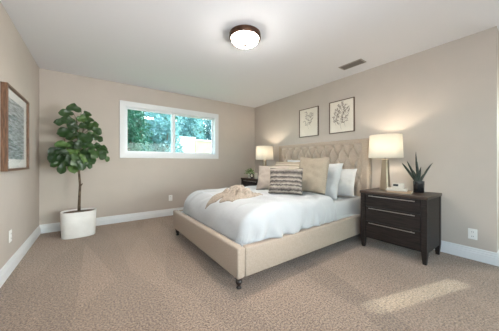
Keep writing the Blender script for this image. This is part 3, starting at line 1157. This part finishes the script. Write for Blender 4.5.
# ------------------------------------------------------------------ throw blanket
def throw():
    bm = bmesh.new()
    # centre line from the two tails at the foot edge up to the bunched end
    P = [Vector((1.79, -2.25)), Vector((1.90, -2.20)), Vector((2.02, -2.18)), Vector((2.14, -2.17)), Vector((2.26, -2.17))]
    Wd = [0.40, 0.42, 0.44, 0.46, 0.44]

    def ctl(s):
        k_ = s * (len(P) - 1)
        i = min(int(k_), len(P) - 2)
        t = k_ - i
        return P[i].lerp(P[i + 1], t), Wd[i] + (Wd[i + 1] - Wd[i]) * t, (P[i + 1] - P[i]).normalized()
    ns, nt_ = 120, 110
    tops = []
    for i in range(ns + 1):
        s = i / ns
        row = []
        for j in range(nt_ + 1):
            t = -1 + 2 * j / nt_
            c, wd, d = ctl(s)
            nrm = Vector((-d.y, d.x))
            tail = max(0, 1 - s / 0.45)
            gap = exp(-((t - 0.1) / 0.09) ** 2)
            ln = tail * (0.11 * gap - 0.03 * (t < 0) * (1 - gap))
            ln += (1 - tail) * 0.04 * sin(t * 5 + 1) * s
            q = c + nrm * (t * wd / 2 * (1 + 0.06 * sin(s * 9 + 2 * t))) + d * ln
            wv = Vector((q.x * 8, q.y * 8, 0))
            q = q + Vector((noise.noise(wv + Vector((5, 0, 0))), noise.noise(wv + Vector((0, 5, 3))))) * 0.014
            edge = max(0, 1 - abs(t) ** 6) * min(1, s / 0.06) * min(1, (1 - s) / 0.08)
            m_ = noise.noise(Vector((s * 2.4, t * 0.9, 1.3))) * 2.6
            pleat = abs(sin(pi * 1.45 * t + m_ + 0.5)) ** 0.55
            fine = abs(sin(pi * 4.3 * t - 2.2 * m_ + s * 3))
            amp = 0.16 + 1.0 * min(1, max(0, (s - 0.35) / 0.25))
            lump = 0.75 + 0.7 * noise.noise(Vector((s * 5, t * 2.5, 8)))
            hgt = 0.010 + edge * amp * lump * (0.072 * pleat + 0.020 * fine - 0.004)
            row.append((q, max(0.010, hgt)))
        tops.append(row)
    V = []
    for row in tops:
        V.append([bm.verts.new((q.x, q.y, duvet_z(max(q.x, DX0 + 0.01), min(q.y, DY1 - 0.01)) + hgt)) for q, hgt in row])
    for i in range(ns):
        for j in range(nt_):
            bm.faces.new((V[i][j], V[i + 1][j], V[i + 1][j + 1], V[i][j + 1]))
    rim = [c[0] for c in V] + V[-1][1:] + [c[-1] for c in V[::-1][1:]] + V[0][::-1][1:-1]
    lo = [bm.verts.new((v.co.x, v.co.y, v.co.z - 0.014)) for v in rim]
    k_ = len(rim)
    for i in range(k_):
        bm.faces.new((rim[i], lo[i], lo[(i + 1) % k_], rim[(i + 1) % k_]))
    bmesh.ops.recalc_face_normals(bm, faces=bm.faces[:])
    return bm


th = link_mesh('throw_blanket', throw(), M['throw'], None, True)
tag(th, 'crumpled oatmeal beige throw blanket lying across the foot of the duvet', 'throw blanket')


# ------------------------------------------------------------------ nightstands
def nightstand(loc, label):
    """front face at local x = 0, back at +0.50; centred on y; width 0.68"""
    o = empty('nightstand', loc)
    hw, D = 0.335, 0.49
    link_mesh('top_panel', boxm(-0.012, D + 0.005, -hw - 0.008, hw + 0.008, 0.668, 0.70, 0.004), M['espresso_lamplit'], o)
    for s in (-1, 1):
        y0, y1 = (hw - 0.03, hw) if s > 0 else (-hw, -hw + 0.03)
        bm = bmesh.new()
        box(bm, 0.05, D - 0.05, y0 + 0.004, y1 - 0.004, 0.115, 0.668)
        link_mesh('side_panel', bm, M['espresso'], o)
        for fr in (0, 1):
            # tapered leg that runs the full height as a stile
            bm = bmesh.new()
            xa, xb = (0.0, 0.055) if fr == 0 else (D - 0.055, D)
            ya, yb = (hw - 0.05, hw) if s > 0 else (-hw, -hw + 0.05)
            vs = box(bm, xa, xb, ya, yb, 0.12, 0.668)
            # lower taper
            xin = (0.012, 0.044) if fr == 0 else (D - 0.044, D - 0.016)
            yin = (hw - 0.040, hw - 0.008) if s > 0 else (-hw + 0.008, -hw + 0.040)
            top = [bm.verts.new((x, y, 0.12)) for x, y in ((xa, ya), (xb, ya), (xb, yb), (xa, yb))]
            bot = [bm.verts.new((x, y, 0.0)) for x, y in ((xin[0], yin[0]), (xin[1], yin[0]), (xin[1], yin[1]), (xin[0], yin[1]))]
            for i in range(4):
                j = (i + 1) % 4
                bm.faces.new((bot[i], bot[j], top[j], top[i]))
            bm.faces.new(bot[::-1])
            link_mesh('leg', bm, M['espresso'], o)
    link_mesh('back_panel', boxm(D - 0.03, D - 0.015, -hw + 0.04, hw - 0.04, 0.12, 0.668), M['espresso'], o)
    link_mesh('bottom_panel', boxm(0.03, D - 0.03, -hw + 0.03, hw - 0.03, 0.118, 0.135), M['espresso'], o)
    link_mesh('drawer_divider', boxm(0.025, 0.04, -hw + 0.05, hw - 0.05, 0.135, 0.668), M['dark_slot'], o)
    for z0, z1 in ((0.515, 0.656), (0.335, 0.505), (0.138, 0.325)):
        d = link_mesh('drawer', boxm(0.006, 0.026, -hw + 0.055, hw - 0.055, z0, z1, 0.003), M['espresso'], o)
        bm = bmesh.new()
        zh = z1 - 0.014
        box(bm, -0.016, -0.008, -0.235, 0.235, zh - 0.0045, zh + 0.0045, 0.0015)
        for y in (-0.20, 0.20):
            box(bm, -0.010, 0.008, y - 0.006, y + 0.006, zh - 0.004, zh + 0.004)
        link_mesh('handle', bm, M['steel'], d)
    tag(o, label, 'nightstand', 'dark wooden nightstands')
    return o


nsR = nightstand((3.385, -3.335, 0), 'dark espresso three-drawer nightstand with steel bar handles right of the bed')
nsL = copy_tree(nsR)
nsL.location = (3.385, -0.615, 0)
nsL['label'] = 'dark nightstand mostly hidden beyond the far side of the bed'


# ------------------------------------------------------------------ lamps
def lamp(loc, label, rz=0.0):
    o = empty('table_lamp', loc)
    # four-sided tapering obelisk
    bm = bmesh.new()
    link_sections = [(0.066, 0.0), (0.068, 0.006), (0.068, 0.014), (0.064, 0.018), (0.060, 0.06), (0.038, 0.385), (0.030, 0.395)]
    rings = []
    for r, z in link_sections:
        ring = [bm.verts.new((r * cos(a + rz), r * sin(a + rz), z)) for a in [pi / 4 + k_ * pi / 2 + d for k_ in range(4) for d in (-0.12, 0.12)]]
        rings.append(ring)
    for a, b in zip(rings, rings[1:]):
        for i in range(8):
            j = (i + 1) % 8
            bm.faces.new((a[i], a[j], b[j], b[i]))
    bm.faces.new(rings[0][::-1])
    bm.faces.new(rings[-1])
    link_mesh('base', bm, M['champagne'], o)
    bm = bmesh.new()
    tube(bm, [(0, 0, 0.39), (0, 0, 0.50)], 0.010, 10)
    link_mesh('stem', bm, M['steel'], o)
    bm = bmesh.new()
    bmesh.ops.create_uvsphere(bm, u_segments=16, v_segments=10, radius=0.028)
    bmesh.ops.translate(bm, verts=bm.verts[:], vec=(0, 0, 0.53))
    link_mesh('light_bulb', bm, M['bulb'], o, True)
    # shade: open drum with wall thickness
    bm = bmesh.new()
    zb_, zt_ = 0.408, 0.698
    rb, rt = 0.192, 0.178
    lathe(bm, [(rb, zb_), (rt, zt_), (rt - 0.003, zt_), (rb - 0.003, zb_), (rb, zb_)], seg=64, cap=False)
    sh = link_mesh('lamp_shade', bm, M['shade'], o, True)
    bm = bmesh.new()
    for k_ in range(3):
        a = k_ * 2 * pi / 3 + 0.4
        tube(bm, [(0, 0, zt_ - 0.008), (cos(a) * (rt - 0.002), sin(a) * (rt - 0.002), zt_ - 0.008)], 0.002, 6)
    tube(bm, [(0, 0, 0.50), (0.034, 0, 0.52), (0.04, 0, 0.58), (0.02, 0, 0.66), (0, 0, zt_ - 0.006)], 0.002, 6)
    link_mesh('shade_spider', bm, M['steel'], o)
    bm = bmesh.new()
    lathe(bm, [(0.004, zt_ - 0.01), (0.006, zt_ + 0.004), (0.010, zt_ + 0.012), (0.003, zt_ + 0.022)], seg=12)
    link_mesh('finial', bm, M['steel'], o, True)
    tag(o, label, 'table lamp', 'bedside lamps')
    p_ = add_light('lamp_glow', 'POINT', (loc[0], loc[1], loc[2] + 0.58), 5.6, (1.0, 0.88, 0.72), radius=0.035)
    return o


lamp((3.68, -3.165, 0.7), 'glowing table lamp with white drum shade on the near right nightstand')
lamp((3.66, -0.775, 0.7), 'glowing white-shaded table lamp on the far nightstand by the corner')


# ------------------------------------------------------------------ things on the nightstands
def book(loc, rz, l, w, t, mcover, label, group='books under the white clock box'):
    o = empty('book', loc, rz)
    bm = bmesh.new()
    box(bm, -w / 2, w / 2, -l / 2, l / 2, 0, 0.003, 0.001, 1)
    box(bm, -w / 2, w / 2, -l / 2, l / 2, t - 0.003, t, 0.001, 1)
    box(bm, -w / 2, -w / 2 + 0.003, -l / 2, l / 2, 0.003, t - 0.003)
    link_mesh('cover', bm, mcover, o)
    link_mesh('pages', boxm(-w / 2 + 0.003, w / 2 - 0.004, -l / 2 + 0.004, l / 2 - 0.004, 0.003, t - 0.003), M['pages'], o)
    tag(o, label, 'book', group)


book((3.545, -3.375, 0.70), R_(10), 0.235, 0.16, 0.022, M['book_tan'], 'tan book lying flat at the bottom of the short stack')
book((3.55, -3.345, 0.722), R_(14), 0.20, 0.14, 0.024, M['book_white'], 'off-white book lying on top of the tan book')
ck = empty('desk_clock', (3.55, -3.355, 0.746), R_(12))
link_mesh('case', boxm(-0.022, 0.022, -0.055, 0.055, 0, 0.062, 0.004), M['book_white'], ck)
link_mesh('dark_display', boxm(-0.0235, -0.021, -0.005, 0.046, 0.026, 0.050), M['black'], ck)
tag(ck, 'small white block with a dark rectangle on its face, standing on the books', 'desk clock')

pp = empty('snake_plant', (3.735, -3.500, 0.70))
bm = bmesh.new()
lathe(bm, [(0.046, 0.0), (0.050, 0.004), (0.054, 0.12), (0.054, 0.132), (0.048, 0.132), (0.047, 0.118)], seg=32)
link_mesh('pot', bm, M['black_pot'], pp, True)
bm = bmesh.new()
lathe(bm, [(0.047, 0.112), (0.047, 0.121)], seg=24)
link_mesh('soil', bm, M['soil'], pp)
Rt = Vector((cos(0.6246), -sin(0.6246), 0))       # spread roughly across the wall

def blade(bm, base, tip, w, bend):
    base, tip = Vector(base), Vector(tip)
    d = (tip - base)
    side = d.cross(Vector((0.585, 0.811, 0))).normalized()
    nrm = side.cross(d).normalized()
    n_ = 12
    prev = None
    for i in range(n_ + 1):
        t = i / n_
        c = base + d * t + Vector((0, 0, 1)) * bend * sin(pi * t)
        wd = w * (0.62 + 0.38 * sin(min(1, t * 1.7) * pi / 2)) * (1 - t ** 3) ** 0.8 + 0.0006
        a = bm.verts.new(c - side * wd + nrm * wd * 0.35)
        m_ = bm.verts.new(c - nrm * 0.001)
        b = bm.verts.new(c + side * wd + nrm * wd * 0.35)
        m2 = bm.verts.new(c - nrm * 0.004)
        cur = (a, m_, b, m2)
        if prev:
            for k_ in range(4):
                j = (k_ + 1) % 4
                bm.faces.new((prev[k_], prev[j], cur[j], cur[k_]))
        prev = cur


bz = 0.115
# (sideways offset of tip, towards wall, height, half width)
leaves_ = [(-0.205, 0.02, 0.345, 0.014), (-0.125, -0.03, 0.365, 0.013), (-0.045, 0.03, 0.475, 0.012), (-0.01, -0.02, 0.360, 0.017), (0.02, 0.02, 0.30, 0.014),
           (0.165, -0.01, 0.345, 0.012), (0.075, 0.0, 0.225, 0.009), (-0.06, -0.01, 0.26, 0.010), (0.035, -0.03, 0.27, 0.012)]
for dx, dy, hz, wd in leaves_:
    bm = bmesh.new()
    b0 = Rt * (dx * 0.12) + Vector((0, 0, bz))
    tp = Rt * dx + Vector((-0.811, 0.585, 0)) * 0 + Vector((dy, 0, hz))
    blade(bm, b0, tp, wd * 1.2, 0.012 if abs(dx) > 0.05 else 0)
    bmesh.ops.recalc_face_normals(bm, faces=bm.faces[:])
    link_mesh('leaf', bm, M['snake'], pp, True)
tag(pp, 'dark spiky plant in a glossy black pot on the right nightstand', 'potted plant')

# far nightstand: small plant, round clock, white cup
sp_ = empty('potted_plant', (3.49, -0.47, 0.70))
bm = bmesh.new()
lathe(bm, [(0.030, 0.0), (0.036, 0.004), (0.043, 0.07), (0.043, 0.082), (0.037, 0.082), (0.036, 0.07)], seg=24)
link_mesh('pot', bm, M['pot_white'], sp_, True)
bm = bmesh.new()
rnd = random.Random(4)
for k in range(150):
    a = rnd.uniform(0, 2 * pi)
    e = rnd.uniform(0.1, 1.4)
    r = rnd.uniform(0.05, 0.115)
    c = Vector((cos(a) * cos(e) * r, sin(a) * cos(e) * r, 0.085 + sin(e) * r))
    d = Vector((cos(a) * cos(e), sin(a) * cos(e), sin(e) - 0.4)).normalized()
    s = d.cross(Vector((rnd.uniform(-1, 1), rnd.uniform(-1, 1), 1))).normalized()
    l = rnd.uniform(0.022, 0.036)
    bm.faces.new([bm.verts.new(c + d * p_ + s * q) for p_, q in ((0, 0), (l * .5, l * .35), (l, 0), (l * .5, -l * .35))])
for k in range(16):
    a = k * 0.39 * 2
    tube(bm, [(0, 0, 0.07), (cos(a) * 0.03, sin(a) * 0.03, 0.11), (cos(a) * 0.07, sin(a) * 0.07, 0.14 + 0.02 * (k % 3))], 0.0014, 4)
link_mesh('foliage', bm, M['fern'], sp_)
tag(sp_, 'small bushy green plant in a white pot on the far nightstand', 'potted plant')

rc = empty('ring_ornament', (3.44, -0.615, 0.70), R_(30))
bm = bmesh.new()
n1, n2 = 28, 10
rg = []
for i in range(n1):
    a = 2 * pi * i / n1
    c = Vector((0, cos(a) * 0.042, 0.060 + sin(a) * 0.042))
    rg.append([bm.verts.new(c + Vector((sin(b) * 0.009, cos(a) * cos(b) * 0.009, sin(a) * cos(b) * 0.009))) for b in [2 * pi * k_ / n2 for k_ in range(n2)]])
for i in range(n1):
    for k_ in range(n2):
        j, l_ = (i + 1) % n1, (k_ + 1) % n2
        bm.faces.new((rg[i][k_], rg[j][k_], rg[j][l_], rg[i][l_]))
bmesh.ops.recalc_face_normals(bm, faces=bm.faces[:])
link_mesh('ring', bm, M['black'], rc, True)
link_mesh('foot', boxm(-0.018, 0.018, -0.028, 0.028, 0, 0.012, 0.003), M['black'], rc)
tag(rc, 'small black ring-shaped ornament on the far nightstand beside the plant', 'ornament')

cd = empty('candle', (3.47, -0.725, 0.70))
bm = bmesh.new()
lathe(bm, [(0.030, 0), (0.033, 0.003), (0.033, 0.118), (0.029, 0.122), (0.003, 0.119)], seg=28)
link_mesh('wax', bm, M['book_white'], cd, True)
bm = bmesh.new()
tube(bm, [(0, 0, 0.117), (0.001, 0, 0.124), (0.003, 0, 0.131)], 0.0012, 6)
link_mesh('wick', bm, M['black'], cd)
tag(cd, 'white pillar candle on the far nightstand in front of the lamp', 'candle')

# ------------------------------------------------------------------ fiddle-leaf fig
fg = empty('fiddle_leaf_fig', (0.478, -0.42, 0))
bm = bmesh.new()
prof = [(0.93, 0.0), (0.95, 0.004), (1.0, 0.348), (1.0, 0.356), (0.93, 0.356), (0.92, 0.32)]
lathe(bm, prof, seg=56, sx=0.205, sy=0.155, power=3.0)
link_mesh('pot', bm, M['pot_white'], fg, True)
bm = bmesh.new()
lathe(bm, [(0.92, 0.315), (0.92, 0.335), (0.5, 0.345), (0.05, 0.35)], seg=40, sx=0.205, sy=0.155, power=3.0)
link_mesh('soil', bm, M['soil'], fg, True)
bm = bmesh.new()
tr = [Vector((0.0, 0, 0.33)), Vector((0.005, 0, 0.55)), Vector((0.012, 0.0, 0.72)), Vector((-0.002, 0, 0.95)), Vector((0.012, 0, 1.2)), Vector((-0.01, 0.0, 1.45)), Vector((-0.03, 0, 1.66))]
tube(bm, tr, [0.020, 0.017, 0.015, 0.014, 0.012, 0.009, 0.005], 10)
brs = [((-0.002, 0, 0.95), (-0.10, -0.05, 1.15), (-0.16, -0.08, 1.38)), ((0.0, 0, 1.0), (0.10, -0.03, 1.2), (0.17, -0.05, 1.46)), ((0.012, 0, 1.15), (0.03, 0.05, 1.4), (0.06, 0.06, 1.66)),
       ((0.0, 0, 0.92), (0.09, 0.06, 1.05), (0.20, 0.03, 1.20)), ((0.0, 0, 0.90), (-0.08, 0.02, 1.0), (-0.20, -0.02, 1.12)), ((0.01, 0, 0.70), (0.035, -0.01, 0.735), (0.04, -0.01, 0.75))]
for b in brs:
    tube(bm, b, [0.010, 0.007, 0.004], 8)
link_mesh('trunk', bm, M['bark'], fg, True)


def fig_leaf(bm, base, d, up, l, wd):
    """broad violin-shaped leaf with a keel and wavy rim"""
    d = d.normalized()
    s = d.cross(up).normalized()
    n_ = s.cross(d).normalized()
    NL, NW = 10, 6
    prof_ = [0.02, 0.42, 0.62, 0.66, 0.60, 0.66, 0.85, 1.0, 0.98, 0.72, 0.05]
    g_ = []
    for i in range(NL + 1):
        t = i / NL
        row = []
        for j in range(NW + 1):
            v = -1 + 2 * j / NW
            p_ = base + d * (t * l) + s * (v * prof_[i] * wd)
            p_ = p_ + n_ * (abs(v) * prof_[i] * wd * 0.28 + 0.010 * sin(t * 11 + v * 2) * abs(v))
            p_ = p_ + Vector((0, 0, -1)) * (t * t * l * 0.22)
            row.append(bm.verts.new(p_))
        g_.append(row)
    for i in range(NL):
        for j in range(NW):
            bm.faces.new((g_[i][j], g_[i + 1][j], g_[i + 1][j + 1], g_[i][j + 1]))


bm = bmesh.new()
rnd = random.Random(21)
# leaves stand out from the twigs; (sideways, height) of leaf middles, angle from upright, length
spec = [(-0.06, 1.82, -50, 0.20), (-0.16, 1.74, -80, 0.19), (-0.13, 1.64, -70, 0.20), (-0.20, 1.60, -95, 0.15), (-0.17, 1.49, -85, 0.22), (-0.07, 1.56, -60, 0.18),
        (-0.26, 1.62, -110, 0.12), (0.10, 1.75, 35, 0.17), (0.04, 1.68, 60, 0.17), (0.14, 1.66, 20, 0.17), (0.09, 1.58, 80, 0.19), (0.20, 1.60, 60, 0.17), (0.24, 1.53, 95, 0.15),
        (0.19, 1.47, 85, 0.16), (0.00, 1.45, 10, 0.16), (0.09, 1.42, 100, 0.20), (0.25, 1.42, 100, 0.17), (0.05, 1.36, 60, 0.18), (-0.09, 1.42, -120, 0.17),
        (-0.20, 1.30, -85, 0.20), (-0.10, 1.31, -30, 0.18), (0.00, 1.30, 20, 0.18), (0.12, 1.30, 60, 0.19), (0.24, 1.30, 70, 0.18), (0.32, 1.27, 90, 0.17),
        (-0.29, 1.22, -100, 0.18), (-0.20, 1.20, -60, 0.19), (-0.10, 1.20, -100, 0.18), (0.0, 1.20, 150, 0.18), (0.10, 1.20, 110, 0.19), (0.20, 1.20, 140, 0.17), (0.30, 1.18, 120, 0.17),
        (-0.33, 1.14, -130, 0.16), (-0.24, 1.10, -140, 0.20), (-0.14, 1.10, -150, 0.19), (-0.04, 1.10, 170, 0.19), (0.06, 1.11, 150, 0.18), (0.15, 1.11, 130, 0.18), (0.35, 1.22, 60, 0.15),
        (-0.20, 1.00, -160, 0.18), (-0.08, 1.01, 175, 0.19), (0.03, 1.03, 160, 0.17), (0.12, 1.02, 120, 0.14), (-0.28, 1.04, -110, 0.15), (0.37, 1.13, 110, 0.14)]
for rep in range(2):
    for (lx, lz, an, l) in spec:
        lx, l = lx * 0.84, l * 0.90
        a = radians(an + rnd.uniform(-14, 14) + (40 * rnd.choice((-1, 1)) if rep else 0))
        if rep and rnd.random() < 0.5:
            continue
        dy = (rnd.uniform(-0.16, -0.02) if rep == 0 else rnd.uniform(0.0, 0.15))
        d = Vector((sin(a), rnd.uniform(-0.35, 0.25), cos(a)))
        up = Vector((rnd.uniform(-0.45, 0.45), -1, rnd.uniform(0.1, 0.8)))
        l = l * (1.0 if rep == 0 else 0.9) * rnd.uniform(0.9, 1.08)
        base = Vector((lx, dy, lz)) - d.normalized() * l * 0.5
        if lx < -0.25:
            base.x += 0.02
        fig_leaf(bm, base, d, up, l, l * rnd.uniform(0.33, 0.41))
        # petiole back towards the stem
        st = Vector((base.x * 0.55, base.y * 0.4, base.z - 0.06))
        tube(bm, [st, base], [0.0035, 0.0025], 5)
link_mesh('foliage', bm, M['fig'], fg, True)
tag(fg, 'tall fiddle-leaf fig tree in an oblong white pot in the room corner', 'potted plant')
